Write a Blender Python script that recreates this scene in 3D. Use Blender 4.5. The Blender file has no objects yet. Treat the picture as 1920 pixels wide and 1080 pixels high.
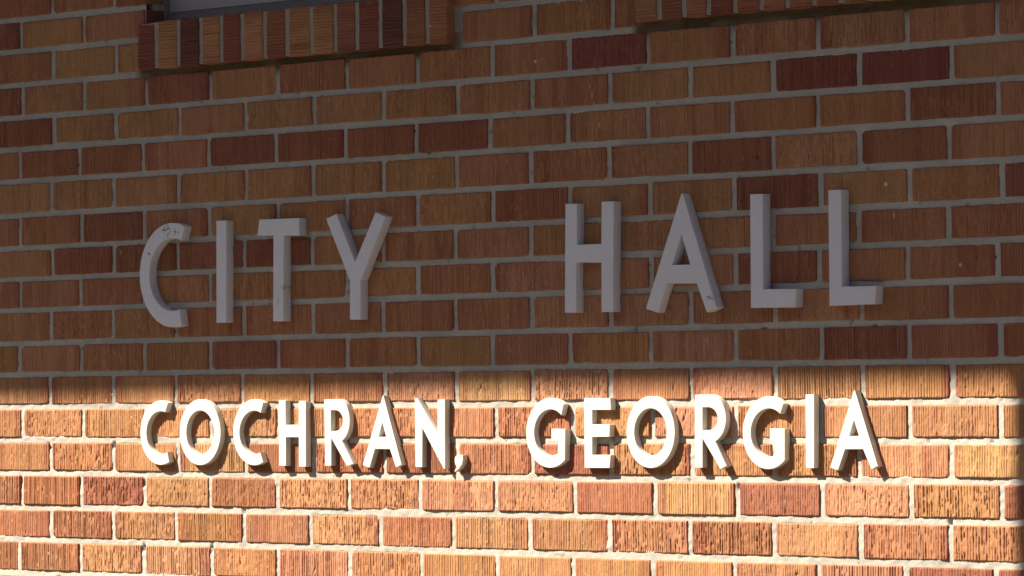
import bpy, math, numpy as np
from mathutils import Matrix, Vector

W = 0.2032          # brick module along the wall (8 in)
C = 0.0677          # course height
J = 0.0126          # mortar joint
COL = bpy.context.scene.collection
rng = np.random.RandomState(11)
GROUND = -1.5

# ------------------------------------------------------------------ helpers
def link(o, parent=None):
    COL.objects.link(o)
    if parent is not None:
        o.parent = parent
    return o

def tag(o, label=None, cat=None, group=None, kind=None):
    for k, v in (('label', label), ('category', cat), ('group', group), ('kind', kind)):
        if v: o[k] = v
    return o

def np_mesh(name, V, Q, cols=None, mats=(), midx=None, smooth=True):
    me = bpy.data.meshes.new(name)
    V = np.ascontiguousarray(V, dtype=np.float32); Q = np.ascontiguousarray(Q, dtype=np.int32)
    me.vertices.add(len(V)); me.vertices.foreach_set('co', V.ravel())
    me.loops.add(Q.size); me.loops.foreach_set('vertex_index', Q.ravel())
    me.polygons.add(len(Q))
    me.polygons.foreach_set('loop_start', np.arange(0, Q.size, Q.shape[1], dtype=np.int32))
    me.polygons.foreach_set('loop_total', np.full(len(Q), Q.shape[1], dtype=np.int32))
    me.polygons.foreach_set('use_smooth', np.full(len(Q), smooth, dtype=bool))
    for m in mats: me.materials.append(m)
    if midx is not None: me.polygons.foreach_set('material_index', np.asarray(midx, dtype=np.int32))
    if cols is not None:
        a = me.color_attributes.new('clay', 'FLOAT_COLOR', 'POINT')
        c = np.ones((len(V), 4), dtype=np.float32); c[:, :3] = cols
        a.data.foreach_set('color', c.ravel())
    me.update(calc_edges=True)
    return me

class MB:
    def __init__(s): s.V = []; s.Q = []; s.Cc = []; s.n = 0
    def add(s, V, Q, col=None):
        V = np.asarray(V, dtype=np.float32); Q = np.asarray(Q, dtype=np.int32)
        s.V.append(V); s.Q.append(Q + s.n); s.n += len(V)
        c = np.zeros((len(V), 3), dtype=np.float32)
        c[:] = 0.5 if col is None else col
        s.Cc.append(c)
    def box(s, x0, x1, y0, y1, z0, z1, col=None):
        V = [(x, y, z) for x in (x0, x1) for y in (y0, y1) for z in (z0, z1)]
        Q = [(0,1,3,2),(4,6,7,5),(0,4,5,1),(2,3,7,6),(0,2,6,4),(1,5,7,3)]
        s.add(V, Q, col)
    def obj(s, name, mats, parent=None, smooth=False, colors=False):
        V = np.concatenate(s.V); Q = np.concatenate(s.Q)
        me = np_mesh(name, V, Q, np.concatenate(s.Cc) if colors else None, mats, smooth=smooth)
        return link(bpy.data.objects.new(name, me), parent)

def noise2(u, v, seed):
    """value noise, -1..1, u and v arrays (lattice units)"""
    r = np.random.RandomState(seed % (2**31))
    u = np.asarray(u, float); v = np.asarray(v, float)
    u0 = math.floor(u.min()); v0 = math.floor(v.min())
    nu = int(math.floor(u.max()) - u0 + 3); nv = int(math.floor(v.max()) - v0 + 3)
    L = r.rand(nu, nv) * 2 - 1
    iu = np.floor(u).astype(int); iv = np.floor(v).astype(int)
    fu = u - iu; fv = v - iv
    fu = fu*fu*(3-2*fu); fv = fv*fv*(3-2*fv)
    iu -= u0; iv -= v0
    return ((L[iu, iv]*(1-fu) + L[iu+1, iv]*fu)*(1-fv) + (L[iu, iv+1]*(1-fu) + L[iu+1, iv+1]*fu)*fv)

def sstep(a, b, x):
    t = np.clip((x-a)/(b-a), 0, 1); return t*t*(3-2*t)

# ------------------------------------------------------------------ materials
def new_mat(name, rough=0.85, spec=0.3):
    m = bpy.data.materials.new(name); m.use_nodes = True
    nt = m.node_tree; b = nt.nodes['Principled BSDF']
    b.inputs['Roughness'].default_value = rough
    b.inputs['Specular IOR Level'].default_value = spec
    return m, nt, b

def nd(nt, typ, **kw):
    n = nt.nodes.new(typ)
    for k, v in kw.items():
        if hasattr(n, k): setattr(n, k, v)
        else: n.inputs[k].default_value = v
    return n

def noise_tex(nt, scale, detail=4, rough=.6, vec=None):
    n = nt.nodes.new('ShaderNodeTexNoise')
    n.inputs['Scale'].default_value = scale; n.inputs['Detail'].default_value = detail
    n.inputs['Roughness'].default_value = rough
    if vec is None:
        tc = nt.nodes.new('ShaderNodeTexCoord'); vec = tc.outputs['Object']
    nt.links.new(vec, n.inputs['Vector'])
    return n

def ramp(nt, fac, stops):
    r = nt.nodes.new('ShaderNodeValToRGB')
    e = r.color_ramp.elements
    while len(e) < len(stops): e.new(.5)
    for el, (p, c) in zip(e, stops):
        el.position = p; el.color = (*c, 1) if len(c) == 3 else c
    nt.links.new(fac, r.inputs[0]); return r

def mul(nt, a, b, fac=1.0, mode='MULTIPLY'):
    m = nt.nodes.new('ShaderNodeMix'); m.data_type = 'RGBA'; m.blend_type = mode
    if isinstance(fac, float): m.inputs[0].default_value = fac
    else: nt.links.new(fac, m.inputs[0])
    nt.links.new(a, m.inputs[6])
    if isinstance(b, tuple): m.inputs[7].default_value = (*b, 1)
    else: nt.links.new(b, m.inputs[7])
    return m.outputs[2]

def bump(nt, b, h, strength, dist):
    n = nt.nodes.new('ShaderNodeBump'); n.inputs['Strength'].default_value = strength
    n.inputs['Distance'].default_value = dist
    nt.links.new(h, n.inputs['Height']); nt.links.new(n.outputs[0], b.inputs['Normal'])

def clay_material():
    m, nt, b = new_mat('fired_clay', .9, .15)
    a = nt.nodes.new('ShaderNodeAttribute'); a.attribute_name = 'clay'
    n1 = noise_tex(nt, 260, 3, .7)
    r1 = ramp(nt, n1.outputs[0], [(.25, (.80, .78, .76)), (.75, (1.18, 1.18, 1.18))])
    c = mul(nt, a.outputs['Color'], r1.outputs[0])
    n2 = noise_tex(nt, 900, 2, .6)
    r2 = ramp(nt, n2.outputs[0], [(.30, (.72, .70, .70)), (.42, (1, 1, 1))])
    c = mul(nt, c, r2.outputs[0])
    nt.links.new(c, b.inputs['Base Color'])
    bump(nt, b, n1.outputs[0], .35, .0008)
    return m

def mortar_material():
    m, nt, b = new_mat('mortar', .95, .1)
    a = nt.nodes.new('ShaderNodeAttribute'); a.attribute_name = 'clay'
    n1 = noise_tex(nt, 320, 4, .75)
    r1 = ramp(nt, n1.outputs[0], [(.3, (.78, .77, .75)), (.7, (1.12, 1.12, 1.12))])
    c = mul(nt, a.outputs['Color'], r1.outputs[0])
    nt.links.new(c, b.inputs['Base Color'])
    bump(nt, b, n1.outputs[0], .5, .0012)
    return m

def paint_material(name, col, rough=.55, scuffs=()):
    m, nt, b = new_mat(name, rough, .35)
    tc = nt.nodes.new('ShaderNodeTexCoord')
    n1 = noise_tex(nt, 22, 5, .65, tc.outputs['Object'])
    r1 = ramp(nt, n1.outputs[0], [(.3, (.93, .92, .90)), (.65, (1.0, 1.0, 1.0))])
    base = nt.nodes.new('ShaderNodeRGB'); base.outputs[0].default_value = (*col, 1)
    c = mul(nt, base.outputs[0], r1.outputs[0])
    n3 = noise_tex(nt, 420, 3, .6, tc.outputs['Object'])
    r3 = ramp(nt, n3.outputs[0], [(.25, (.90, .89, .88)), (.40, (1, 1, 1))])
    c = mul(nt, c, r3.outputs[0])
    if scuffs:
        n2 = noise_tex(nt, 150, 4, .7, tc.outputs['Object'])
        for (x, z, r, col2) in scuffs:
            d = nt.nodes.new('ShaderNodeVectorMath'); d.operation = 'DISTANCE'
            fl = nt.nodes.new('ShaderNodeVectorMath'); fl.operation = 'MULTIPLY'; fl.inputs[1].default_value = (1, 0, 1)
            nt.links.new(tc.outputs['Object'], fl.inputs[0]); nt.links.new(fl.outputs[0], d.inputs[0]); d.inputs[1].default_value = (x, 0, z)
            q = nt.nodes.new('ShaderNodeMath'); q.operation = 'DIVIDE'
            nt.links.new(d.outputs['Value'], q.inputs[0]); q.inputs[1].default_value = r
            s = nt.nodes.new('ShaderNodeMath'); s.operation = 'MULTIPLY_ADD'
            nt.links.new(q.outputs[0], s.inputs[0]); s.inputs[1].default_value = .22
            nt.links.new(n2.outputs[0], s.inputs[2])
            k = ramp(nt, s.outputs[0], [(.535, (1, 1, 1)), (.575, (0, 0, 0))])
            c = mul(nt, c, col2, k.outputs[0], 'MIX')
    nt.links.new(c, b.inputs['Base Color'])
    bump(nt, b, n1.outputs[0], .12, .002)
    return m

def plain(name, col, rough=.8, scale=30, var=.25, bumpd=.003):
    m, nt, b = new_mat(name, rough, .25)
    n1 = noise_tex(nt, scale, 6, .6)
    lo = tuple(c*(1-var) for c in col); hi = tuple(min(1, c*(1+var)) for c in col)
    r1 = ramp(nt, n1.outputs[0], [(.3, lo), (.7, hi)])
    nt.links.new(r1.outputs[0], b.inputs['Base Color'])
    bump(nt, b, n1.outputs[0], .3, bumpd)
    return m

CLAY = clay_material(); MORTAR = mortar_material()
M_ROOF = plain('roof_felt', (.10, .10, .10), .9, 20)
M_FASCIA = plain('fascia_paint', (.32, .30, .27), .6, 8, .08)
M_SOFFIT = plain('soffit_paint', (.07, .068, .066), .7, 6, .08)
M_PANEL = plain('window_panel_paint', (.56, .50, .485), .6, 14, .05, .0005)
M_FRAME = plain('frame_metal', (.26, .23, .215), .7, 120, .18, .0004)
M_DARK = plain('rubber_seal', (.03, .03, .035), .6, 40)
M_ASPHALT = plain('asphalt', (.045, .044, .046), .9, 60, .3, .004)
M_WALK = plain('concrete', (.10, .09, .08), .9, 8, .15, .003)

# ------------------------------------------------------------------ brick surfaces
TONE = dict(n=(.378, .179, .088), t=(.412, .204, .099), y=(.430, .240, .108), r=(.285, .112, .064), k=(.150, .055, .045),
            d=(.245, .083, .056), a=(.350, .148, .077), p=(.415, .198, .115))
RED = np.array((.24, .062, .045))

SPOTS = [  # small drips and chips on the bricks: x, z, rx, rz, colour
    (1.539, .703, .0045, .0030, (.75, .68, .58)), (1.557, .706, .003, .0015, (.55, .40, .30)), (1.271, .793, .0022, .005, (.75, .68, .60)), (1.275, .785, .003, .0025, (.75, .68, .60)),
    (1.682, .649, .0022, .0022, (.60, .50, .35)), (1.688, .632, .0012, .007, (.60, .48, .30)), (1.692, .614, .0012, .008, (.60, .48, .30)), (1.698, .594, .0010, .007, (.55, .42, .28)), (1.703, .577, .0010, .007, (.60, .48, .30)),
    (2.095, .501, .0038, .0035, (.05, .035, .03)), (.733, .638, .0015, .009, (.65, .60, .52)), (2.391, .442, .005, .004, (.60, .52, .42)), (2.556, .299, .0035, .0030, (.62, .56, .48)),
    (2.410, .388, .0015, .006, (.70, .64, .56)), (.790, .534, .0012, .004, (.60, .52, .45)), (.335, .385, .002, .006, (.60, .45, .38)), (1.262, .500, .0015, .005, (.5, .4, .3)), (2.13, .500, .0010, .006, (.6, .5, .4)),
    (2.06, .500, .0012, .005, (.62, .5, .4)),
]

def grooved(w, h, nx, nz, seed, clean=None, groove=1.0):
    """height field of a combed (raked) brick face, grooves along the second axis"""
    r = np.random.RandomState(seed)
    x = np.linspace(0, w, nx); z = np.linspace(0, h, nz)
    X, Z = np.meshgrid(x, z, indexing='ij')
    bark = r.rand() if clean is None else 1 - clean
    warp = noise2(X/.012, Z/.025, seed+1)*.0005 + noise2(X/.007, Z/.008, seed+2)*.0009*bark**2
    patch = noise2(X/.030, Z/.030, seed+3)*.5 + noise2(X/.011, Z/.014, seed+4)*.5
    H = np.zeros_like(X)
    groove = groove*r.uniform(.55, 1.12)
    c = r.uniform(.001, .004); g = 0
    XW = X + warp
    while c < w - .001:
        s = r.uniform(.00095, .00140); d = r.uniform(.0012, .0025)*groove
        br = noise2(Z[0]/r.uniform(.006, .022), np.zeros(nz), seed+100+g)
        m = sstep(-1.0 + .58*bark, -.50 + .58*bark, br[None, :] + .60*patch + .15)
        H -= d*np.exp(-((XW-c)/s)**2)*m
        c += r.choice((r.uniform(.0046, .0062), r.uniform(.0056, .0082)), p=(.65, .35)); g += 1
    # smeared lumps and pulled clay
    sm = noise2(X/.006, Z/.009, seed+5)
    H += .0006*sm*(.4+.8*bark) + .0005*noise2(X/.05, Z/.04, seed+6)
    H = np.maximum(H, -.0036)
    pit = noise2(X/.004, Z/.006, seed+7)
    H -= .0016*sstep(.72, .92, pit)*bark
    if r.rand() < .22:   # a deeper gouge
        gx, gz = r.uniform(.15, .85)*w, r.uniform(.2, .8)*h; an = r.uniform(-.5, .5)
        dx = (X-gx) + an*(Z-gz)
        H -= .0022*np.exp(-(dx/.0022)**2 - ((Z-gz)/.007)**2)
    return X, Z, H

def face_color(X, Z, w, h, tone, seed):
    r = np.random.RandomState(seed+55)
    base = np.array(TONE[tone])*(1 + r.uniform(-.07, .07))
    base = base*np.array((1, 1 + r.uniform(-.07, .07), 1 + r.uniform(-.08, .08)))
    big = noise2(X/.06, Z/.5, seed+8)*.5 + .5*noise2(X/.025, Z/.04, seed+9)
    c = base[None, None, :]*(1 + .12*big[..., None])
    # redder, darker flashing near the ends and along streaks
    endl = np.exp(-X/r.uniform(.004, .018))*r.uniform(0, 1); endr = np.exp(-(w-X)/r.uniform(.004, .022))*r.uniform(0, 1)
    st = sstep(.25, .9, noise2(X/.018, Z/.3, seed+10))*r.uniform(0, .6)
    top = np.exp(-(h-Z)/.006)*r.uniform(0, .5)*sstep(-.2, .5, noise2(X/.05, Z*0, seed+12))
    k = np.clip(.75*(endl + endr + st + top), 0, .7)[..., None]
    red = RED if tone not in 'rd' else RED*.8
    c = c*(1-k) + red[None, None, :]*k
    f = noise2(X/.0035, Z/.006, seed+11)
    s2 = noise2(X/.0022, Z/.045, seed+13)*.6 + noise2(X/.0045, Z/.09, seed+14)*.4  # fine iron streaks that also paint in the shading contrast of the ribs
    return c*(1 + .07*f[..., None])*(1 + .13*s2[..., None]*np.array((1, 1.1, 1.1)))

def brick(mb, x0, x1, z0, z1, tone, seed, y=0.0, res=.0009, resz=.0018, tilt=(0, 0), turned=False, clean=None, groove=1.0, spots=True, back=.02):
    w, h = x1-x0, z1-z0
    if turned:
        n1 = max(4, int(h/res)); n2 = max(3, int(w/resz))
        A, B, H = grooved(h, w, n1, n2, seed, clean, groove)     # A runs up, B runs across
        X, Z = B, A; col = face_color(A, B, h, w, tone, seed)
    else:
        n1 = max(4, int(w/res)); n2 = max(3, int(h/resz))
        X, Z, H = grooved(w, h, n1, n2, seed, clean, groove)
        col = face_color(X, Z, w, h, tone, seed)
    # worn edges and corners
    e = np.minimum(np.minimum(X, w-X), np.minimum(Z, h-Z))
    en = .0009 + .0009*(noise2(X/.008, Z/.008, seed+20)*.5+.5)
    H = H*(.15+.85*sstep(0, .0026, e)) - .0013*(1-np.clip(e/en, 0, 1))**2
    cx = np.minimum(X, w-X); cz = np.minimum(Z, h-Z)
    chip = np.exp(-((cx/.005)**2 + (cz/.004)**2))*sstep(.1, .8, noise2(X/(w*.6), Z/(h*.7), seed+21))
    H -= .003*chip
    jx = noise2(X/.011, Z/.011, seed+22)*.0006; jz = noise2(X/.010, Z/.010, seed+23)*.0006
    nr = np.exp(-(e/.003))
    if res > .01: H = H*0
    PX = x0 + X + jx*nr; PZ = z0 + Z + jz*nr
    PY = y - H + (X/w-.5)*tilt[0] + (Z/h-.5)*tilt[1]
    if spots:
        for (sx, sz, rx, rz, sc) in SPOTS:
            if x0-.01 < sx < x1+.01 and z0-.01 < sz < z1+.01:
                k = np.clip(1.6-1.6*(((PX-sx)/rx)**2 + ((PZ-sz)/rz)**2), 0, 1)[..., None]
                col = col*(1-k) + np.array(sc)[None, None, :]*k
    a, b_ = PX.shape
    V = np.stack([PX, PY, PZ], -1).reshape(-1, 3)
    idx = np.arange(a*b_).reshape(a, b_)
    if turned:   # first axis is up: flip winding
        Q = np.stack([idx[:-1, :-1], idx[:-1, 1:], idx[1:, 1:], idx[1:, :-1]], -1).reshape(-1, 4)
    else:
        Q = np.stack([idx[:-1, :-1], idx[1:, :-1], idx[1:, 1:], idx[:-1, 1:]], -1).reshape(-1, 4)
    ring = np.concatenate([idx[:, 0], idx[-1, 1:], idx[-2::-1, -1], idx[0, -2:0:-1]])
    if turned: ring = ring[::-1]
    rb = V[ring].copy(); rb[:, 1] = back
    n = len(V); m = len(ring); j = np.arange(m); j2 = (j+1) % m
    Q2 = np.stack([ring[j], n+j, n+j2, ring[j2]], -1)
    cc = col.reshape(-1, 3)
    mb.add(np.concatenate([V, rb]), np.concatenate([Q, Q2]), np.concatenate([cc, cc[ring]*.97]))

# measured tone of each brick, left to right; first letter is the brick cut by the photo's left edge
TONES = {13: 'anann', 12: 'rttnnnnnnntnnn', 11: 'nttnnnnnnnnnnn', 10: 'rnnrnannndnnnnn', 9: 'rnnnnnnnnnnddna', 8: 'nrrnrrrrnnnnnrn',
         7: 'tttttttnnnrtrtt', 6: 'nnrntnntannrnnrn', 5: 'nrrrdnnnnnnnnaa', 4: 'nnatnntnpnpranan', 3: 'nannnannppnpnaan',
         2: 'ntnnraannnparaan', 1: 'nnnnnnpypnpnnnnn', 0: 'nnntnnnnanpnnnnn', -1: 'nntyrararnnntyy', -2: 'narnrtnptayrpnr',
         -3: 'aannntannnannnnr', -4: 'rntpnpnnnntnprrn', -5: 'nnantnnapnnntnan'}
# measured drift of the head joints (mm) from the regular bond, joint 0, 1, 2 ...
DRIFT = {13: [16, 16], 12: [13, 18, 16], 11: [16, 19, 16, 14, 12, 12, 19, 13, 13, 8, 4, 0, 0], 10: [17, 17, 13, 9, 8, 7, 2, 3, 2, 2, 4, 4, 4, 0],
         9: [18, 16, 16, 13, 12, 8, 10, 7, 5, 2, 0, -3, 1], 8: [7, 1, 0, 1, 2, 1, -2, -5, -4, -2, 2, 2, 4, 0],
         7: [7, 9, 9, 12, 7, 6, 5, 1, 1, -1, -3, -5, -6], 6: [5, 5, 2, 2, 5, 3, 0, 1, 1, 2, 4, 6, 7, 6],
         5: [11, 7, 6, 5, 4, 3, -1, 0, 0, -1, -5, -7, -9], 4: [5, 0, 0, 2, 0, 2, -2, -1, 0, 2, 6, 2, 0, -5],
         3: [4, 2, -1, 3, 4, 1, -1, 0, 1, -2, -2, -3, -6], 2: [0, 1, 0, 2, 3, 0, -3, -3, -3, -1, 4, 5, 1, -1],
         1: [-1, 1, -4, -3, -3, 3, 0, 1, -1, -3, -4, -3, -5], 0: [7, 5, 2, 1, 0, 0, 2, 4, 3, 2, 2, 1, 1, -3],
         -1: [1, 1, 1, 5, 3, 2, 1, -1, -1, -3, -8, -13, -9], -2: [4, -2, -3, -3, -4, 1, 0, 3, 6, 6, 5, 2, 1, -2],
         -3: [-1, -3, -6, -3, -9, -12, -13, -10, -9, -10, -11, -12, -13], -4: [-5, -7, -8, 0, -4, 2, 1, 4, -1, -1, -3, -7, -12, -17]}
BED = {-4: (-.2739, -.2735), -3: (-.2046, -.2070), -2: (-.1375, -.1351), -1: (-.0670, -.0667), 0: (.0023, .0017), 1: (.0717, .0683), 2: (.1388, .1367),
       3: (.2037, .2043), 4: (.2731, .2718), 5: (.3381, .3385), 6: (.4030, .4043), 7: (.4714, .4728), 8: (.5420, .5422), 9: (.6092, .6089),
       10: (.6753, .6766), 11: (.7437, .7455), 12: (.8144, .8135)}
def bedz(k, x):
    a, b = BED.get(k, (k*C, k*C))
    t = min(1.0, max(0.0, (x+.06)/2.75))
    return a + (b-a)*t

WALL_X0, WALL_X1, WALL_Z1 = -5*W-3.0, 3.0+5*W+3.5, 2.36
KMIN, KMAX = int(math.floor(GROUND/C)), int(WALL_Z1/C)
SILLS = [(.405, 1.332, .7500, .8455), (1.806, 2.733, .7560, .8500)]
OPEN = [(.4187, 1.318, .8400, 1.98), (1.820, 2.719, .8440, 1.98)]

def cut(x0, x1, z0, z1):
    """pieces of a brick that are left beside the window openings and sills"""
    segs = [(x0, x1)]
    for (a, b, lo, hi) in [(s[0]-.008, s[1]+.010, s[2]-.02, s[3]) for s in SILLS] + [(o[0], o[1], o[2], o[3]) for o in OPEN]:
        if z1 <= lo + .012 or z0 >= hi - .03: continue
        ns = []
        for (p, q) in segs:
            if q <= a or p >= b: ns.append((p, q)); continue
            if p < a: ns.append((p, a))
            if q > b: ns.append((b, q))
        segs = ns
    return [s for s in segs if s[1]-s[0] > .012]

RECTS = []
def build_wall_bricks():
    mb = MB()
    for k in range(KMIN, KMAX):
        odd = k % 2; off = .5 if odd else 0.0
        nj = int((WALL_X1-WALL_X0)/W)+3
        i0 = int(math.floor(WALL_X0/W))
        dr = DRIFT.get(k, [])
        def joint(i):
            if dr:
                if 0 <= i < len(dr): d = dr[i]/1000
                elif i < 0: d = dr[0]/1000
                else: d = dr[-1]/1000
            else: d = ((i*7919+k*104729) % 97/97-.5)*.006
            return (i+off)*W + d
        for i in range(i0, i0+nj):
            a, b = joint(i), joint(i+1)
            xa, xb = a + J/2, b - J/2
            if xb < WALL_X0+.02 or xa > WALL_X1-.02: continue
            xa = max(xa, WALL_X0); xb = min(xb, WALL_X1)
            seed = ((i+400)*733 + (k+400)*9176) % 1000003
            r = np.random.RandomState(seed)
            xm = (xa+xb)/2
            bj = J/2 + r.uniform(-.0008, .0006)
            za = bedz(k, xm) + bj; zb = bedz(k+1, xm) - J/2 + r.uniform(-.0006, .0010)
            xa += r.uniform(-.0009, .0012); xb += r.uniform(-.0012, .0009)
            ts = TONES.get(k)
            if ts and -1 <= i < len(ts)-1 and i+1 >= 0: tone = ts[i+1]
            else: tone = 'nnnnttaaarpnny'[r.randint(14)]
            y = r.uniform(-.0010, .0010); tl = (r.uniform(-.0016, .0016), r.uniform(-.0012, .0012))
            vis = -.16 < xm < 2.80 and -.34 < za < .95
            near = -1.2 < xm < 3.9 and -1.0 < za < 1.7
            for (p, q) in cut(xa, xb, za, zb):
                if za > WALL_Z1-.03: continue
                zt = min(zb, WALL_Z1)
                if near: RECTS.append((p, q, za, zt))
                if vis: brick(mb, p, q, za, zt, tone, seed, y, tilt=tl)
                elif near: brick(mb, p, q, za, zt, tone, seed, y, .0022, .005, tilt=tl)
                else: brick(mb, p, q, za, zt, tone, seed, y, .025, .02, tilt=tl, groove=.0, spots=False)
    return mb

HOLES = [(0.092, -0.009), (0.193, -0.081), (0.400, -0.082), (0.609, -0.211), (0.398, -0.214), (0.306, -0.006), (2.525, -0.135), (2.039, -0.079), (0.710, -0.234), (-0.001, -0.081), (1.526, 0.166), (0.707, -0.135),]
def build_mortar(mb):
    step = .0035
    x = np.concatenate([np.arange(WALL_X0, -.25, .05), np.arange(-.25, 2.95, step), np.arange(2.95, WALL_X1+.04, .05)])
    z = np.concatenate([np.arange(GROUND-.1, -.35, .05), np.arange(-.35, 1.0, .003), np.arange(1.0, WALL_Z1+.04, .05)])
    # make the opening borders exact grid lines
    for o in OPEN:
        for v in o[:2]: x[np.argmin(abs(x-v))] = v
        for v in o[2:]: z[np.argmin(abs(z-v))] = v
    X, Z = np.meshgrid(x, z, indexing='ij')
    Y = .0030 + .0007*noise2(X/.012, Z/.008, 901) + .0006*noise2(X/.030, Z/.02, 902) + .0004*noise2(X/.005, Z/.004, 903)
    Y -= .0009*sstep(.45, .9, noise2(X/.020, Z/.012, 904))          # squeezed-out blobs
    Y += .0050*sstep(.88, .98, noise2(X/.010, Z/.010, 905))         # little holes
    for (hx, hz) in HOLES:           # open corners where mortar has fallen out of a head joint
        Y += .010*np.exp(-((X-hx)/.0032)**2 - ((Z-hz+.002)/.0065)**2)
    for (p, q, za, zb) in RECTS:     # behind a brick the bed is deeper than the combing
        a, b = np.searchsorted(x, (p+.0035, q-.0035)); e, g = np.searchsorted(z, (za+.0035, zb-.0035))
        Y[a:b, e:g] = .010
    base = np.array((.430, .392, .348))
    c = np.ones(X.shape+(3,))*base
    c *= (1 + .06*noise2(X/.5, Z/.3, 910) + .09*noise2(X/.09, Z/.03, 906) + .06*noise2(X/.02, Z/.012, 907))[..., None]
    # lichen and dirt washed down under the sills
    for s in SILLS:
        k = sstep(s[0]-.03, s[0]+.005, X)*(1-sstep(s[1]-.02, s[1]+.03, X))*np.exp(-np.clip(s[2]-.017-Z, 0, 1)/.010)*(Z < s[2]+.02)
        k = np.clip(k*(1.0+.22*noise2(X/.05, Z/.02, 909)), 0, 1)[..., None]
        c = c*(1-k) + np.array((.115, .085, .045))*k
        k = (np.exp(-abs(X-s[1]-.006)/.008)*(Z > s[2]-.02)*.55)[..., None]
        c = c*(1-k) + np.array((.12, .10, .085))*k
    V = np.stack([X, Y, Z], -1).reshape(-1, 3)
    idx = np.arange(V.shape[0]).reshape(X.shape)
    Q = np.stack([idx[:-1, :-1], idx[1:, :-1], idx[1:, 1:], idx[:-1, 1:]], -1)
    XC = (X[:-1, :-1]+X[1:, 1:])/2; ZC = (Z[:-1, :-1]+Z[1:, 1:])/2
    keep = np.ones(XC.shape, bool)
    for o in OPEN: keep &= ~((XC > o[0]) & (XC < o[1]) & (ZC > o[2]) & (ZC < o[3]))
    mb.add(V, Q[keep], c.reshape(-1, 3))

# ------------------------------------------------------------------ the building
B = bpy.data.objects.new('city_hall_building', None); link(B)
B.location = (0, 0, 0)
tag(B, 'orange and red combed brick wall of the building carrying two rows of raised letters', 'building')

bm = build_wall_bricks()
nb = sum(len(q) for q in bm.Q)
build_mortar(bm)
V = np.concatenate(bm.V); Q = np.concatenate(bm.Q)
mi = np.zeros(len(Q), np.int32); mi[nb:] = 1
me = np_mesh('wall', V, Q, np.concatenate(bm.Cc), [CLAY, MORTAR], mi, True)
link(bpy.data.objects.new('wall', me), B)
bm = None

# inner leaf with the window openings left free, side and rear walls
cb = MB()
X0, X1 = WALL_X0+.01, WALL_X1-.01
xs = [X0, OPEN[0][0], OPEN[0][1], OPEN[1][0], OPEN[1][1], X1]
for a, b in ((0, 1), (2, 3), (4, 5)): cb.box(xs[a], xs[b], .021, .30, GROUND-.1, WALL_Z1-.002, (.45, .40, .34))
for i, (a, b) in enumerate(((1, 2), (3, 4))):
    cb.box(xs[a], xs[b], .021, .30, GROUND-.1, OPEN[i][2]-.004, (.45, .40, .34)); cb.box(xs[a], xs[b], .021, .30, OPEN[i][3], WALL_Z1-.002, (.45, .40, .34))
cb.box(X0, X0+.3, .302, 7.0, GROUND-.1, WALL_Z1-.002, (.38, .17, .09)); cb.box(X1-.3, X1, .302, 7.0, GROUND-.1, WALL_Z1-.002, (.38, .17, .09))
cb.box(X0, X1, 7.002, 7.3, GROUND-.1, WALL_Z1-.002, (.38, .17, .09))
cb.obj('inner_wall', [MORTAR], B, colors=True)

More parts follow.
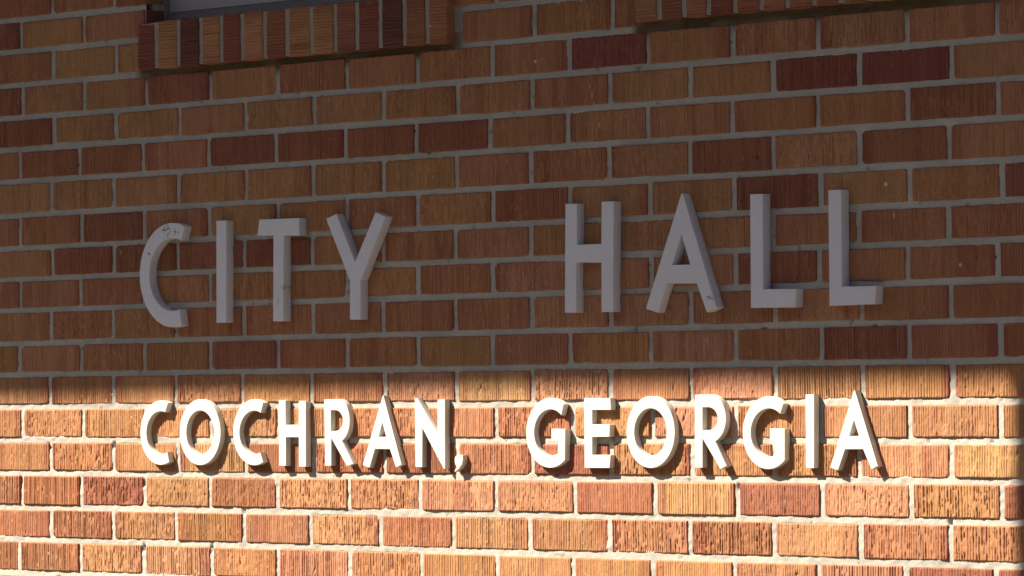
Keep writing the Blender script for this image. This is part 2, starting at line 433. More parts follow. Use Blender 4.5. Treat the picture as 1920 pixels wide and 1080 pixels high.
# windows
ROW = [[.414, .471, .540, .609, .672, .735, .802, .868, .940, 1.008, 1.070, 1.137, 1.204, 1.267, 1.329],
       [1.814, 1.874, 1.936, 1.996, 2.059, 2.123, 2.184, 2.246, 2.308, 2.371, 2.432, 2.494, 2.556, 2.618, 2.680, 2.733]]
ROWT = ['rtrtdtrtnranra', 'nadaraarnntatna']
ROWT[0] = 'dtktdtrttrdkraa'; ROWT[1] = 'nradaataanratnn'
for w, (s, o) in enumerate(zip(SILLS, OPEN)):
    fr = MB()
    yF = .052
    fr.box(o[0]+.001, o[1]-.001, yF, yF+.05, o[2]+.003, o[2]+.0285)          # bottom rail
    fr.box(o[0]+.001, o[1]-.001, yF, yF+.05, o[3]-.032, o[3]-.001)
    fr.box(o[0]+.001, o[0]+.005, yF+.002, yF+.05, o[2]+.0285, o[3]-.032)
    fr.box(o[1]-.011, o[1]-.001, yF+.002, yF+.05, o[2]+.0285, o[3]-.032)
    win = fr.obj('window', [M_FRAME], B)
    win['label'] = 'window with a blue grey metal frame and pale panel behind' if w == 0 else 'window above the right hand sloping brick sill'
    pn = MB(); pn.box(o[0]+.0055, o[1]-.0115, yF+.008, yF+.03, o[2]+.0305, o[3]-.033)
    pn.obj('panel', [M_PANEL], win)
    se = MB(); se.box(o[0]+.012, o[1]-.012, yF+.006, yF+.028, o[2]+.0286, o[2]+.0304)
    se.obj('seal', [M_DARK], win)
    # brick reveal of the jambs
    for side in (0, 1):
        jb = MB()
        for k in range(int(o[2]/C), int(o[3]/C)+1):
            za, zb = max(bedz(k, o[side])+J/2, o[2]), min(bedz(k+1, o[side])-J/2, o[3])
            if zb-za < .01: continue
            xa = o[0] if side == 0 else o[1]
            x0, x1 = (xa-.004, xa+.0004) if side == 0 else (xa-.0004, xa+.004)
            jb.box(x0, x1, .0035, .050, za, zb, TONE['dar'[k % 3]])
        jb.obj('jamb', [CLAY], win, colors=True)
    # rowlock sill
    sb = MB(); R = ROW[w]
    for i in range(len(R)-1):
        a, b = R[i], R[i+1]
        r = np.random.RandomState(7000+i+w*50)
        top = s[3] + r.uniform(-.001, .0015)
        brick(sb, a+(.0058 if i else 0), b-.0060, s[2]+r.uniform(-.0005, .0015), top, ROWT[w][i % len(ROWT[w])], 7100+i*13+w*977,
              -.0165+r.uniform(-.0008, .0008), .0011, .0016, tilt=(0, r.uniform(0, .0012)), turned=True, clean=.93, groove=1.15, back=.050)
    ns = sum(len(q) for q in sb.Q)
    xm = np.linspace(s[0]+.014, s[1]-.016, 260); zm = np.linspace(s[2]+.002, s[3]-.001, 24)
    XM, ZM = np.meshgrid(xm, zm, indexing='ij')
    YM = -.0142 + .0007*noise2(XM/.012, ZM/.01, 33+w)
    for i in range(len(R)-1):
        YM[(XM > R[i]+.0095) & (XM < R[i+1]-.0095) & (ZM > s[2]+.006) & (ZM < s[3]-.006)] = -.006
    idx = np.arange(XM.size).reshape(XM.shape)
    QM = np.stack([idx[:-1, :-1], idx[1:, :-1], idx[1:, 1:], idx[:-1, 1:]], -1).reshape(-1, 4)
    cm = np.ones((XM.size, 3))*np.array((.36, .32, .27))
    sb.add(np.stack([XM, YM, ZM], -1).reshape(-1, 3), QM, cm)
    sb.box(s[0]+.014, s[1]-.016, -.005, .050, s[2]+.002, s[3]-.002, (.30, .26, .20))
    V = np.concatenate(sb.V); Q = np.concatenate(sb.Q); mi = np.zeros(len(Q), np.int32); mi[ns:] = 1
    me = np_mesh('sill', V, Q, np.concatenate(sb.Cc), [CLAY, MORTAR], mi, True)
    link(bpy.data.objects.new('sill', me), win)

# sun: unit vector towards the sun per metre out from the wall
SX, SZ = -.95, 1.40
EAVE = 1.55; ZE = .0890 + SZ*EAVE
# overhanging flat roof with its fascia, slightly sagging at the left end
def roof_strip(name, ylo, yhi, zlo, zhi, mat, parent):
    mb = MB(); xs = np.linspace(WALL_X0-.4, WALL_X1+.4, 60)
    sag = .0055*np.clip(xs+SX*(-1)*EAVE, -4, 6)
    P = []
    for x, g in zip(xs, sag): P += [(x, ylo, zlo+g), (x, yhi, zlo+g+.001), (x, yhi, zhi), (x, ylo, zhi)]
    Q = []
    for i in range(len(xs)-1):
        a = i*4; b = a+4
        for j in range(4): j2 = (j+1) % 4; Q.append((a+j, b+j, b+j2, a+j2))
    Q.append((0, 1, 2, 3)); e = (len(xs)-1)*4; Q.append((e+3, e+2, e+1, e))
    mb.add(P, Q); return mb.obj(name, [mat], parent)
roof = roof_strip('roof', -EAVE+.032, 7.5, ZE+.012, ZE+.24, M_ROOF, B)
roof_strip('fascia', -EAVE, -EAVE+.03, ZE, ZE+.25, M_FASCIA, roof)
sf = MB(); sf.box(WALL_X0-.35, WALL_X1+.35, -EAVE+.035, -.004, ZE-.008+.001, ZE+.010); sf.obj('soffit', [M_SOFFIT], roof)
# porch post that holds the eave, throwing the shade at the right of the sunny strip
pc = MB()
D0 = 1.40; px = 2.664 + .060*math.hypot(1, SX) + SX*D0
N = 24
def ringv(r_, z): return [(px+r_*math.cos(2*math.pi*i/N), -D0+r_*math.sin(2*math.pi*i/N), z) for i in range(N)]
prof = [(.10, GROUND), (.10, GROUND+.04), (.066, GROUND+.05), (.060, GROUND+.07), (.060, ZE-.10), (.066, ZE-.08), (.10, ZE-.07), (.10, ZE-.009)]
PV = []; PQ = []
for r_, z in prof: PV += ringv(r_, z)
for l in range(len(prof)-1):
    for i in range(N): PQ.append((l*N+i, l*N+(i+1) % N, (l+1)*N+(i+1) % N, (l+1)*N+i))
pc.add(PV, PQ); pc.obj('post', [paint_material('post_paint', (.62, .60, .56))], B, smooth=True)

# ------------------------------------------------------------------ letters
GLYPHS = {
 'bigC': [[(559.1,429.4),(550.1,433.0),(540.7,435.6),(531.2,437.4),(521.5,438.2),(511.8,438.0),(502.2,437.0),(492.7,434.9),(483.5,432.0),(474.6,428.1),(466.0,423.4),(458.0,417.9),(450.5,411.5),(443.7,404.5),(437.5,396.8),(432.1,388.5),(427.4,379.8),(423.7,370.6),(420.7,361.0),(418.7,351.2),(417.7,341.2),(417.5,331.2),(418.3,321.2),(420.0,311.2),(422.7,301.5),(426.2,292.1),(430.5,283.1),(435.7,274.5),(441.7,266.5),(448.3,259.1),(455.6,252.4),(463.5,246.4),(471.9,241.2),(480.7,236.9),(489.8,233.4),(499.2,230.9),(508.8,229.3),(518.5,228.6),(528.1,228.8),(537.7,230.1),(547.1,232.2),(541.3,264.4),(534.6,262.7),(527.8,261.7),(520.9,261.3),(514.0,261.7),(507.1,262.6),(500.3,264.3),(493.7,266.6),(487.4,269.5),(481.3,273.0),(475.6,277.0),(470.3,281.6),(465.5,286.7),(461.1,292.2),(457.3,298.1),(454.1,304.4),(451.4,310.9),(449.4,317.6),(448.1,324.5),(447.4,331.5),(447.4,338.5),(448.0,345.5),(449.3,352.4),(451.3,359.1),(453.9,365.6),(457.1,371.8),(460.9,377.6),(465.2,383.0),(470.0,388.0),(475.3,392.5),(481.0,396.5),(487.0,399.9),(493.3,402.6),(499.9,404.8),(506.7,406.3),(513.5,407.1),(520.5,407.3),(527.4,406.8),(534.2,405.7),(540.9,403.9),(547.4,401.4)]],
 'bigI': [[(656.1,437.7),(686.7,437.1),(683.4,234.9),(653.6,235.4)]],
 'bigT': [[(785.2,435.8),(902.2,434.6),(903.2,400.7),(857.3,401.9),(853.8,234.4),(823.4,235.4),(826.9,403.1),(779.5,404.6)]],
 'bigY': [[(980.6,430.3),(1010.8,438.9),(1062.7,344.8),(1121.7,438.2),(1150.9,428.5),(1078.1,309.6),(1077.1,233.7),(1046.7,234.3),(1047.7,309.4)]],
 'bigH': [[(1634.8,435.5),(1664.7,434.8),(1663.4,359.7),(1725.6,359.5),(1727.9,435.9),(1758.6,435.4),(1753.9,235.0),(1724.4,235.7),(1725.7,325.5),(1661.4,327.3),(1659.5,235.3),(1630.4,236.5)]],
 'bigA': [[(1927.3,443.2),(1930.8,443.0),(2010.1,238.3),(1986.4,230.0),(1962.4,282.1),(1889.0,283.2),(1865.6,231.7),(1836.2,239.3)],[(1926.2,370.8),(1947.2,315.8),(1902.6,316.4)]],
 'bigL': [[(2093.7,435.5),(2123.9,435.2),(2122.3,267.8),(2200.5,266.6),(2197.8,234.5),(2092.7,235.8)]],
 'bigL2': [[(2277.5,435.5),(2307.2,435.4),(2306.3,268.1),(2384.4,267.2),(2381.2,236.4),(2277.2,235.7)]],
 'C1': [[(495.8,77.3),(490.0,79.4),(483.9,81.0),(477.7,81.9),(471.4,82.1),(465.1,81.7),(458.9,80.7),(452.8,79.1),(446.9,76.8),(441.2,74.0),(435.8,70.6),(430.7,66.7),(426.1,62.3),(421.9,57.4),(418.2,52.2),(415.0,46.6),(412.3,40.7),(410.3,34.5),(408.8,28.2),(408.0,21.8),(407.8,15.4),(408.2,9.0),(409.3,2.6),(411.0,-3.6),(413.2,-9.6),(416.1,-15.3),(419.4,-20.7),(423.3,-25.7),(427.7,-30.3),(432.5,-34.4),(437.7,-38.0),(443.2,-41.1),(449.0,-43.6),(455.0,-45.5),(461.1,-46.7),(467.4,-47.4),(473.6,-47.4),(479.9,-46.7),(486.1,-45.5),(492.1,-43.6),(497.9,-41.1),(491.7,-21.1),(487.7,-22.9),(483.6,-24.4),(479.3,-25.4),(475.0,-26.0),(470.7,-26.2),(466.3,-25.9),(462.0,-25.3),(457.8,-24.2),(453.7,-22.8),(449.8,-20.9),(446.1,-18.7),(442.6,-16.1),(439.4,-13.2),(436.6,-10.0),(434.1,-6.5),(431.9,-2.8),(430.1,1.1),(428.7,5.1),(427.8,9.3),(427.3,13.5),(427.2,17.8),(427.5,22.1),(428.3,26.3),(429.4,30.5),(431.0,34.5),(433.0,38.3),(435.4,41.9),(438.1,45.3),(441.2,48.4),(444.5,51.2),(448.1,53.7),(451.9,55.8),(455.9,57.6),(460.1,58.9),(464.4,59.8),(468.7,60.3),(473.1,60.4),(477.4,60.1),(481.7,59.4),(485.9,58.2)]],
 'O1': [[(656.2,18.1),(655.9,25.4),(654.8,32.7),(653.0,39.7),(650.4,46.5),(647.1,52.9),(643.1,58.9),(638.5,64.4),(633.4,69.3),(627.7,73.6),(621.6,77.2),(615.2,80.0),(608.5,82.1),(601.5,83.4),(594.5,83.8),(587.5,83.5),(580.5,82.3),(573.7,80.3),(567.1,77.5),(560.9,74.0),(555.1,69.7),(549.7,64.8),(544.9,59.3),(540.7,53.3),(537.2,46.8),(534.4,40.0),(532.3,32.9),(531.1,25.6),(530.6,18.2),(530.9,10.8),(532.0,3.5),(533.9,-3.6),(536.5,-10.4),(539.8,-16.9),(543.9,-22.9),(548.5,-28.4),(553.8,-33.3),(559.5,-37.5),(565.6,-41.1),(572.1,-43.9),(578.9,-45.9),(585.8,-47.1),(592.9,-47.5),(599.9,-47.0),(606.8,-45.8),(613.6,-43.7),(620.1,-40.9),(626.3,-37.3),(632.1,-33.0),(637.3,-28.1),(642.1,-22.6),(646.2,-16.7),(649.6,-10.2),(652.4,-3.5),(654.4,3.6),(655.7,10.8)],[(635.5,17.8),(635.3,22.6),(634.6,27.5),(633.3,32.1),(631.6,36.7),(629.4,40.9),(626.7,44.9),(623.7,48.6),(620.2,51.8),(616.4,54.7),(612.4,57.1),(608.0,59.0),(603.5,60.3),(598.9,61.2),(594.2,61.5),(589.5,61.2),(584.9,60.4),(580.3,59.1),(575.9,57.2),(571.8,54.8),(567.9,52.0),(564.3,48.8),(561.1,45.1),(558.3,41.1),(556.0,36.8),(554.1,32.3),(552.8,27.6),(551.9,22.7),(551.6,17.8),(551.8,12.9),(552.5,8.1),(553.8,3.4),(555.5,-1.2),(557.8,-5.5),(560.4,-9.5),(563.5,-13.1),(567.0,-16.4),(570.8,-19.2),(574.9,-21.6),(579.3,-23.4),(583.8,-24.8),(588.4,-25.6),(593.1,-25.8),(597.8,-25.6),(602.5,-24.7),(607.0,-23.4),(611.4,-21.5),(615.5,-19.1),(619.4,-16.3),(622.9,-13.0),(626.1,-9.4),(628.8,-5.4),(631.1,-1.1),(633.0,3.4),(634.3,8.1),(635.2,12.9)]],
 'C2': [[(785.1,76.3),(779.3,78.8),(773.3,80.8),(767.1,82.1),(760.8,82.8),(754.4,82.8),(748.1,82.1),(741.9,80.8),(735.8,78.9),(729.9,76.3),(724.3,73.1),(719.0,69.4),(714.1,65.1),(709.6,60.3),(705.7,55.1),(702.2,49.5),(699.3,43.6),(697.0,37.4),(695.3,31.0),(694.3,24.5),(693.9,17.9),(694.1,11.3),(695.0,4.8),(696.5,-1.6),(698.7,-7.8),(701.4,-13.7),(704.7,-19.3),(708.6,-24.5),(712.9,-29.3),(717.7,-33.6),(722.9,-37.3),(728.4,-40.5),(734.2,-43.1),(740.3,-45.1),(746.5,-46.4),(752.8,-47.1),(759.1,-47.1),(765.5,-46.4),(771.7,-45.1),(777.8,-43.1),(783.6,-40.6),(774.9,-21.4),(770.8,-23.0),(766.5,-24.3),(762.2,-25.0),(757.8,-25.4),(753.4,-25.3),(749.0,-24.8),(744.7,-23.8),(740.5,-22.5),(736.5,-20.7),(732.7,-18.5),(729.1,-15.9),(725.9,-13.1),(722.9,-9.9),(720.3,-6.4),(718.1,-2.6),(716.3,1.3),(714.8,5.4),(713.9,9.6),(713.3,13.9),(713.2,18.3),(713.6,22.6),(714.4,26.9),(715.6,31.1),(717.3,35.2),(719.4,39.0),(721.8,42.7),(724.7,46.1),(727.8,49.1),(731.2,51.9),(735.0,54.3),(738.9,56.4),(743.0,58.0),(747.3,59.2),(751.6,60.0),(756.0,60.4),(760.4,60.3),(764.8,59.8),(769.1,58.8),(773.3,57.5),(777.3,55.7)]],
 'H': [[(830.9,80.7),(851.0,80.1),(850.9,32.4),(888.5,32.3),(889.6,79.0),(910.4,78.2),(908.7,-49.3),(888.4,-49.0),(888.7,8.1),(851.1,8.1),(850.4,-47.8),(830.5,-47.5)]],
 'R1': [[(963.2,80.9),(1003.2,81.8),(1007.1,81.5),(1011.0,80.6),(1014.7,79.2),(1018.3,77.3),(1021.7,74.8),(1024.8,72.0),(1027.6,68.6),(1030.1,64.9),(1032.2,60.9),(1033.9,56.6),(1035.2,52.1),(1036.0,47.4),(1036.4,42.6),(1036.3,37.8),(1035.8,33.0),(1034.9,28.3),(1033.5,23.8),(1031.7,19.5),(1029.5,15.5),(1026.9,11.8),(1024.0,8.5),(1020.8,5.6),(1017.4,3.2),(1013.8,1.3),(1045.3,-42.6),(1027.7,-47.8),(983.2,6.2),(982.5,-46.9),(964.8,-47.3)],[(982.5,60.4),(994.8,60.3),(997.7,60.1),(1000.6,59.6),(1003.4,58.8),(1006.0,57.6),(1008.4,56.1),(1010.6,54.4),(1012.5,52.4),(1014.1,50.2),(1015.4,47.9),(1016.3,45.4),(1016.8,42.8),(1017.0,40.2),(1016.8,37.6),(1016.2,35.0),(1015.2,32.6),(1013.8,30.2),(1012.2,28.0),(1010.2,26.1),(1008.0,24.3),(1005.5,22.9),(1002.9,21.7),(1000.1,20.9),(997.2,20.4),(994.2,20.2),(982.0,20.2)]],
 'A1': [[(1130.5,87.9),(1132.6,87.8),(1181.8,-44.0),(1165.9,-49.5),(1149.2,-14.5),(1107.5,-14.2),(1091.6,-50.4),(1072.4,-45.0)],[(1128.7,36.3),(1138.9,8.9),(1118.5,8.9)]],
 'N': [[(1219.7,82.6),(1226.5,82.6),(1281.3,16.0),(1282.7,78.7),(1302.8,79.3),(1301.6,-51.1),(1297.7,-51.2),(1240.4,25.0),(1238.8,-48.6),(1219.8,-48.3)]],
 'comma': [[(1335.4,-25.1),(1350.2,-25.1),(1350.6,-33.6),(1347.9,-42.4),(1340.2,-50.4),(1328.5,-57.0),(1326.7,-55.8),(1333.0,-47.8),(1328.0,-39.8),(1327.6,-32.8),(1330.2,-27.4)]],
 'G1': [[(1618.6,68.6),(1612.8,72.4),(1606.7,75.5),(1600.2,77.8),(1593.5,79.4),(1586.7,80.3),(1579.8,80.3),(1572.9,79.6),(1566.1,78.0),(1559.5,75.7),(1553.2,72.7),(1547.3,69.0),(1541.7,64.6),(1536.7,59.6),(1532.2,54.1),(1528.4,48.1),(1525.2,41.7),(1522.7,35.0),(1520.9,28.1),(1519.9,21.0),(1519.7,13.8),(1520.2,6.7),(1521.6,-0.3),(1523.6,-7.1),(1526.4,-13.6),(1529.9,-19.8),(1534.0,-25.5),(1538.7,-30.6),(1543.9,-35.2),(1549.7,-39.2),(1555.8,-42.4),(1562.2,-45.0),(1568.9,-46.8),(1575.7,-47.8),(1582.6,-48.0),(1589.5,-47.5),(1596.3,-46.1),(1602.9,-44.0),(1609.2,-41.2),(1615.2,-37.6),(1620.8,-33.4),(1622.4,23.1),(1586.1,23.6),(1585.8,1.6),(1603.0,1.3),(1602.6,-21.0),(1598.4,-23.0),(1594.1,-24.5),(1589.5,-25.5),(1585.0,-25.9),(1580.3,-25.9),(1575.8,-25.4),(1571.3,-24.4),(1566.9,-22.9),(1562.8,-20.9),(1558.9,-18.5),(1555.3,-15.6),(1552.0,-12.4),(1549.1,-8.8),(1546.6,-4.9),(1544.5,-0.8),(1542.9,3.6),(1541.8,8.1),(1541.2,12.7),(1541.1,17.4),(1541.5,22.0),(1542.3,26.6),(1543.7,31.1),(1545.6,35.4),(1547.9,39.5),(1550.6,43.3),(1553.7,46.7),(1557.2,49.9),(1561.0,52.6),(1565.0,54.9),(1569.3,56.7),(1573.7,58.1),(1578.3,59.0),(1582.9,59.4),(1587.5,59.2),(1592.0,58.6),(1596.5,57.5),(1600.8,55.8),(1604.8,53.8),(1608.7,51.2),(1612.2,48.3)]],
 'E': [[(1671.1,79.5),(1738.6,79.1),(1739.5,57.7),(1692.1,57.9),(1691.8,31.9),(1736.7,31.1),(1735.2,8.9),(1691.4,8.5),(1691.0,-23.8),(1737.9,-24.0),(1734.6,-47.6),(1671.0,-47.9)]],
 'O2': [[(1898.9,17.3),(1898.6,24.5),(1897.6,31.6),(1895.9,38.5),(1893.4,45.2),(1890.3,51.6),(1886.5,57.5),(1882.1,62.9),(1877.1,67.7),(1871.7,71.9),(1865.9,75.5),(1859.7,78.3),(1853.3,80.3),(1846.6,81.6),(1839.9,82.0),(1833.1,81.7),(1826.4,80.5),(1819.9,78.5),(1813.6,75.8),(1807.6,72.3),(1802.0,68.1),(1796.8,63.3),(1792.2,57.9),(1788.2,51.9),(1784.8,45.6),(1782.1,38.9),(1780.1,31.9),(1778.8,24.7),(1778.3,17.4),(1778.6,10.1),(1779.7,2.9),(1781.4,-4.1),(1784.0,-10.8),(1787.2,-17.2),(1791.0,-23.1),(1795.5,-28.5),(1800.5,-33.3),(1806.0,-37.5),(1811.9,-41.0),(1818.1,-43.8),(1824.6,-45.8),(1831.2,-46.9),(1838.0,-47.3),(1844.7,-46.9),(1851.4,-45.6),(1857.9,-43.6),(1864.2,-40.8),(1870.1,-37.3),(1875.7,-33.1),(1880.7,-28.2),(1885.3,-22.8),(1889.3,-16.9),(1892.6,-10.6),(1895.2,-4.0),(1897.2,3.0),(1898.4,10.1)],[(1878.6,17.5),(1878.4,22.2),(1877.7,26.9),(1876.6,31.5),(1874.9,35.9),(1872.8,40.1),(1870.3,44.0),(1867.3,47.5),(1864.0,50.7),(1860.4,53.5),(1856.5,55.8),(1852.3,57.7),(1848.0,59.0),(1843.6,59.8),(1839.1,60.1),(1834.6,59.9),(1830.1,59.1),(1825.7,57.8),(1821.5,56.0),(1817.5,53.7),(1813.8,50.9),(1810.4,47.7),(1807.3,44.2),(1804.6,40.3),(1802.3,36.1),(1800.5,31.7),(1799.2,27.1),(1798.4,22.3),(1798.1,17.5),(1798.2,12.8),(1798.9,8.0),(1800.1,3.4),(1801.8,-1.0),(1803.9,-5.2),(1806.5,-9.1),(1809.5,-12.7),(1812.8,-15.8),(1816.5,-18.6),(1820.4,-20.9),(1824.6,-22.7),(1828.9,-24.0),(1833.3,-24.8),(1837.8,-25.1),(1842.4,-24.8),(1846.8,-24.0),(1851.2,-22.7),(1855.4,-20.8),(1859.3,-18.5),(1863.0,-15.7),(1866.4,-12.6),(1869.5,-9.0),(1872.1,-5.1),(1874.4,-0.9),(1876.1,3.5),(1877.5,8.0),(1878.3,12.7)]],
 'R2': [[(1948.8,83.7),(1985.2,83.9),(1989.8,83.6),(1994.3,82.7),(1998.7,81.3),(2002.8,79.3),(2006.8,76.8),(2010.4,73.8),(2013.7,70.4),(2016.6,66.6),(2019.1,62.4),(2021.1,58.0),(2022.6,53.3),(2023.6,48.5),(2024.0,43.6),(2024.0,38.6),(2023.4,33.7),(2022.3,28.9),(2020.6,24.2),(2018.5,19.8),(2016.0,15.6),(2013.0,11.8),(2009.6,8.4),(2005.9,5.4),(2001.9,2.9),(1997.7,0.9),(2024.4,-42.4),(2009.1,-48.3),(1966.8,5.9),(1966.0,-46.0),(1946.7,-46.1)],[(1967.6,61.4),(1981.4,61.4),(1984.4,61.2),(1987.3,60.6),(1990.1,59.8),(1992.8,58.6),(1995.3,57.1),(1997.5,55.4),(1999.4,53.4),(2001.1,51.1),(2002.4,48.8),(2003.3,46.3),(2003.8,43.7),(2004.0,41.0),(2003.8,38.4),(2003.1,35.8),(2002.1,33.3),(2000.8,30.9),(1999.1,28.7),(1997.1,26.7),(1994.8,25.0),(1992.3,23.5),(1989.6,22.4),(1986.7,21.5),(1983.8,21.0),(1980.8,20.8),(1967.0,21.0)]],
 'G2': [[(2161.6,66.7),(2156.0,70.7),(2150.0,74.1),(2143.8,76.7),(2137.2,78.5),(2130.5,79.6),(2123.7,79.8),(2116.9,79.3),(2110.2,77.9),(2103.7,75.8),(2097.4,72.8),(2091.4,69.2),(2085.9,64.9),(2080.9,59.9),(2076.4,54.4),(2072.5,48.4),(2069.3,42.0),(2066.7,35.2),(2064.9,28.2),(2063.9,21.1),(2063.6,13.8),(2064.2,6.6),(2065.4,-0.4),(2067.5,-7.3),(2070.2,-13.9),(2073.6,-20.1),(2077.7,-25.8),(2082.4,-31.0),(2087.6,-35.6),(2093.3,-39.5),(2099.3,-42.7),(2105.7,-45.2),(2112.3,-46.9),(2119.0,-47.8),(2125.8,-47.9),(2132.6,-47.1),(2139.3,-45.6),(2145.7,-43.3),(2151.9,-40.3),(2157.8,-36.6),(2163.2,-32.1),(2164.0,23.0),(2128.6,23.7),(2128.2,2.2),(2142.1,1.9),(2141.7,-22.8),(2137.5,-24.3),(2133.1,-25.3),(2128.7,-25.9),(2124.2,-26.1),(2119.7,-25.7),(2115.3,-24.9),(2111.0,-23.6),(2106.9,-21.9),(2103.0,-19.8),(2099.3,-17.2),(2096.0,-14.3),(2092.9,-11.0),(2090.3,-7.5),(2088.0,-3.6),(2086.2,0.4),(2084.8,4.7),(2083.8,9.0),(2083.4,13.5),(2083.4,18.0),(2083.8,22.4),(2084.8,26.8),(2086.2,31.1),(2088.1,35.2),(2090.3,39.1),(2093.0,42.8),(2096.0,46.1),(2099.4,49.1),(2103.1,51.8),(2107.0,54.0),(2111.1,55.8),(2115.4,57.2),(2119.8,58.1),(2124.3,58.6),(2128.8,58.6),(2133.2,58.1),(2137.6,57.2),(2141.8,55.8),(2145.9,53.9),(2149.7,51.7),(2153.3,49.0)]],
 'I': [[(2213.2,82.4),(2233.4,82.6),(2231.5,-45.6),(2212.3,-45.8)]],
 'A2': [[(2325.4,88.8),(2327.6,88.8),(2378.0,-41.0),(2363.4,-47.1),(2344.6,-12.3),(2303.5,-12.7),(2286.7,-49.1),(2268.7,-44.3)],[(2324.8,37.3),(2335.6,10.4),(2313.6,10.1)]],
}


BIG, SMALL = .0190, .0125
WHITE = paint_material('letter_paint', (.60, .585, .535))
SHADE_WHITE = paint_material('letter_paint_shade_tint', (.72, .695, .74))  # large letters: the mauve cast of the shade is mixed into the paint
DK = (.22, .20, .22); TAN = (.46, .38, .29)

def letter(key, depth, label, mat, group, scuffs=None):
    polys = GLYPHS[key]
    ax = min(p[0] for p in polys[0]); az = min(p[1] for p in polys[0])
    bev = .0007
    cu = bpy.data.curves.new('outline', 'CURVE'); cu.dimensions = '2D'; cu.fill_mode = 'BOTH'
    cu.extrude = depth/2 - bev + .0006; cu.bevel_depth = bev; cu.bevel_resolution = 1; cu.offset = -bev
    for poly in polys:
        sp = cu.splines.new('POLY'); sp.points.add(len(poly)-1)
        for q, (x, z) in zip(sp.points, poly): q.co = ((x-ax)/1000, (z-az)/1000, 0, 1)
        sp.use_cyclic_u = True
    tmp = bpy.data.objects.new('outline', cu); COL.objects.link(tmp)
    bpy.context.view_layer.update()
    me = bpy.data.meshes.new_from_object(tmp.evaluated_get(bpy.context.evaluated_depsgraph_get()))
    bpy.data.objects.remove(tmp); bpy.data.curves.remove(cu)
    me.transform(Matrix(((1, 0, 0, 0), (0, 0, -1, 0), (0, 1, 0, 0), (0, 0, 0, 1))))
    me.transform(Matrix.Translation((0, -depth/2 + .0006, 0)))
    for p in me.polygons: p.use_smooth = True
    me.set_sharp_from_angle(angle=math.radians(28))
    me.materials.clear()
    if scuffs: mat = paint_material('letter_paint_scuffed', (.72, .695, .74), scuffs=scuffs)  # base colour holds the same mauve shade tint, scuffs on top
    me.materials.append(mat)
    me.name = 'raised_letter'
    o = bpy.data.objects.new('raised_letter', me); link(o)
    o.location = (ax/1000, 0, az/1000)
    return tag(o, label, 'letter', group)

g1 = 'large raised letters spelling CITY HALL'
g2 = 'small raised letters spelling COCHRAN, GEORGIA'
f = -BIG
letter('bigC', BIG, 'large grey letter C with dark scuffs on its top curve, first of CITY', SHADE_WHITE, g1,
       [(.085, .196, .024, DK), (.112, .190, .014, DK), (.030, .150, .006, DK)])
letter('bigI', BIG, 'large grey letter I in the shade, plain upright bar in the word CITY', SHADE_WHITE, g1)
letter('bigT', BIG, 'large grey letter T with a brown stain low on its stem', SHADE_WHITE, g1, [(.060, .044, .008, DK), (.077, .066, .012, TAN)])
letter('bigY', BIG, 'large grey letter Y with forked arms, last of CITY', SHADE_WHITE, g1)
letter('bigH', BIG, 'large grey letter H that starts the word HALL', SHADE_WHITE, g1)
letter('bigA', BIG, 'large grey letter A in the shade with a nick on its right foot', SHADE_WHITE, g1, [(.158, .026, .013, DK)])
letter('bigL', BIG, 'large grey letter L between the big A and the last L of HALL', SHADE_WHITE, g1)
letter('bigL2', BIG, 'large grey letter L at the far right end of HALL', SHADE_WHITE, g1)
letter('C1', SMALL, 'small white sunlit letter C that starts the word COCHRAN', WHITE, g2)
letter('O1', SMALL, 'small white sunlit letter O between the two Cs of COCHRAN', WHITE, g2)
letter('C2', SMALL, 'small white sunlit letter C between the O and the H of COCHRAN', WHITE, g2)
letter('H', SMALL, 'small white sunlit letter H in COCHRAN', WHITE, g2)
letter('R1', SMALL, 'small white sunlit letter R between the H and the A of COCHRAN', WHITE, g2)
letter('A1', SMALL, 'small white sunlit letter A between the R and the N of COCHRAN', WHITE, g2)
letter('N', SMALL, 'small white sunlit letter N just before the comma', WHITE, g2)
letter('comma', SMALL, 'tiny white raised comma after the word COCHRAN', WHITE, g2)['category'] = 'comma'
letter('G1', SMALL, 'small white sunlit letter G that starts the word GEORGIA', WHITE, g2)
letter('E', SMALL, 'small white sunlit letter E in GEORGIA', WHITE, g2)
letter('O2', SMALL, 'small white sunlit letter O between the E and the R of GEORGIA', WHITE, g2)
letter('R2', SMALL, 'small white sunlit letter R between the O and the second G of GEORGIA', WHITE, g2)
letter('G2', SMALL, 'small white sunlit letter G between the R and the I of GEORGIA', WHITE, g2)
letter('I', SMALL, 'small white sunlit letter I near the end of GEORGIA', WHITE, g2)
letter('A2', SMALL, 'small white sunlit letter A that ends the word GEORGIA', WHITE, g2)

# ------------------------------------------------------------------ ground
gm = MB(); gm.add([(-150, -150, GROUND-.02), (150, -150, GROUND-.02), (150, 150, GROUND-.02), (-150, 150, GROUND-.02)], [(0, 1, 2, 3)])
tag(gm.obj('ground', [M_ASPHALT]), kind='structure')
wm = MB(); wm.box(WALL_X0-1, WALL_X1+1, -3.4, .02, GROUND-.12, GROUND+.001)
tag(wm.obj('pavement', [M_WALK]), kind='structure')

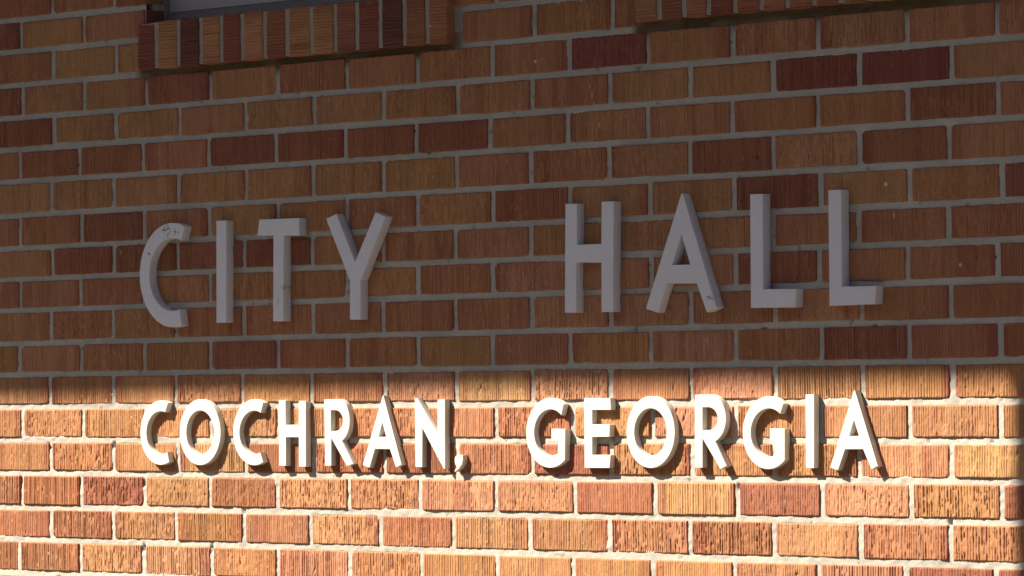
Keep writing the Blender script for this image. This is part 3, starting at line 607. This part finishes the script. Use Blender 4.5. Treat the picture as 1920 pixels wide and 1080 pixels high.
# unseen two-storey block, added across the street to cut sky light on the wall
ob = bpy.data.objects.new('opposite_sky_blocker', None); link(ob); ob.location = (0, 0, 0)
tag(ob, 'long dark brick block added out of view across the street to dim the sky light', 'building')
om = MB(); om.box(-30, 32, -26, -16, GROUND-.1, 8.4); om.obj('wall', [plain('dark_brick', (.16, .085, .06), .9, 3, .2)], ob)
om = MB(); om.box(-30.3, 32.3, -26.3, -15.7, 8.4, 8.7); om.obj('roof', [M_ROOF], ob)
for fl in (0, 1):
    for i in range(14):
        om = MB(); x = -27.5 + i*4.3; z = GROUND + 1.0 + fl*4.0
        om.box(x, x+1.5, -16.02, -15.94, z, z+2.0); om.obj('window', [M_FRAME], ob)

# ------------------------------------------------------------------ light
sun = bpy.data.lights.new('sun', 'SUN'); sun.energy = SUN_E = 5.0; sun.angle = math.radians(.56); sun.color = (1.0, .93, .76)
so = bpy.data.objects.new('sun', sun); link(so)
tosun = Vector((SX, -1, SZ)).normalized()
so.rotation_euler = tosun.to_track_quat('Z', 'Y').to_euler(); so.location = tosun*30
el = math.asin(tosun.z); az = math.atan2(tosun.x, tosun.y)
w = bpy.data.worlds.new('World'); bpy.context.scene.world = w; w.use_nodes = True
sk = w.node_tree.nodes.new('ShaderNodeTexSky'); sk.sky_type = 'NISHITA'; sk.sun_disc = False
sk.sun_elevation = el; sk.sun_rotation = az
bg = w.node_tree.nodes['Background']; bg.inputs[1].default_value = .05
w.node_tree.links.new(sk.outputs[0], bg.inputs[0])

# ------------------------------------------------------------------ camera
yaw, pit, roll = 0.79602847, 0.02318656, -0.00980232
fw = Vector((-math.sin(yaw)*math.cos(pit), math.cos(yaw)*math.cos(pit), math.sin(pit)))
rt = Vector((math.cos(yaw), math.sin(yaw), 0)); up = rt.cross(fw)
r2 = rt*math.cos(roll) + up*math.sin(roll); u2 = -rt*math.sin(roll) + up*math.cos(roll)
M = Matrix((r2, u2, -fw)).transposed().to_4x4(); M.translation = Vector((7.52334921, -5.92244324, 0.08895272))
cam = bpy.data.cameras.new('camera'); cam.sensor_width = 36; cam.lens = 8544.05671/1920*36
cam.clip_start = .05; cam.clip_end = 1000
co = bpy.data.objects.new('camera', cam); link(co); co.matrix_world = M
sc = bpy.context.scene; sc.camera = co
sc.view_settings.view_transform = 'Standard'; sc.view_settings.look = 'None'
sc.view_settings.exposure = 1.50; sc.view_settings.gamma = 1
sc.render.resolution_x = 1024; sc.render.resolution_y = 576
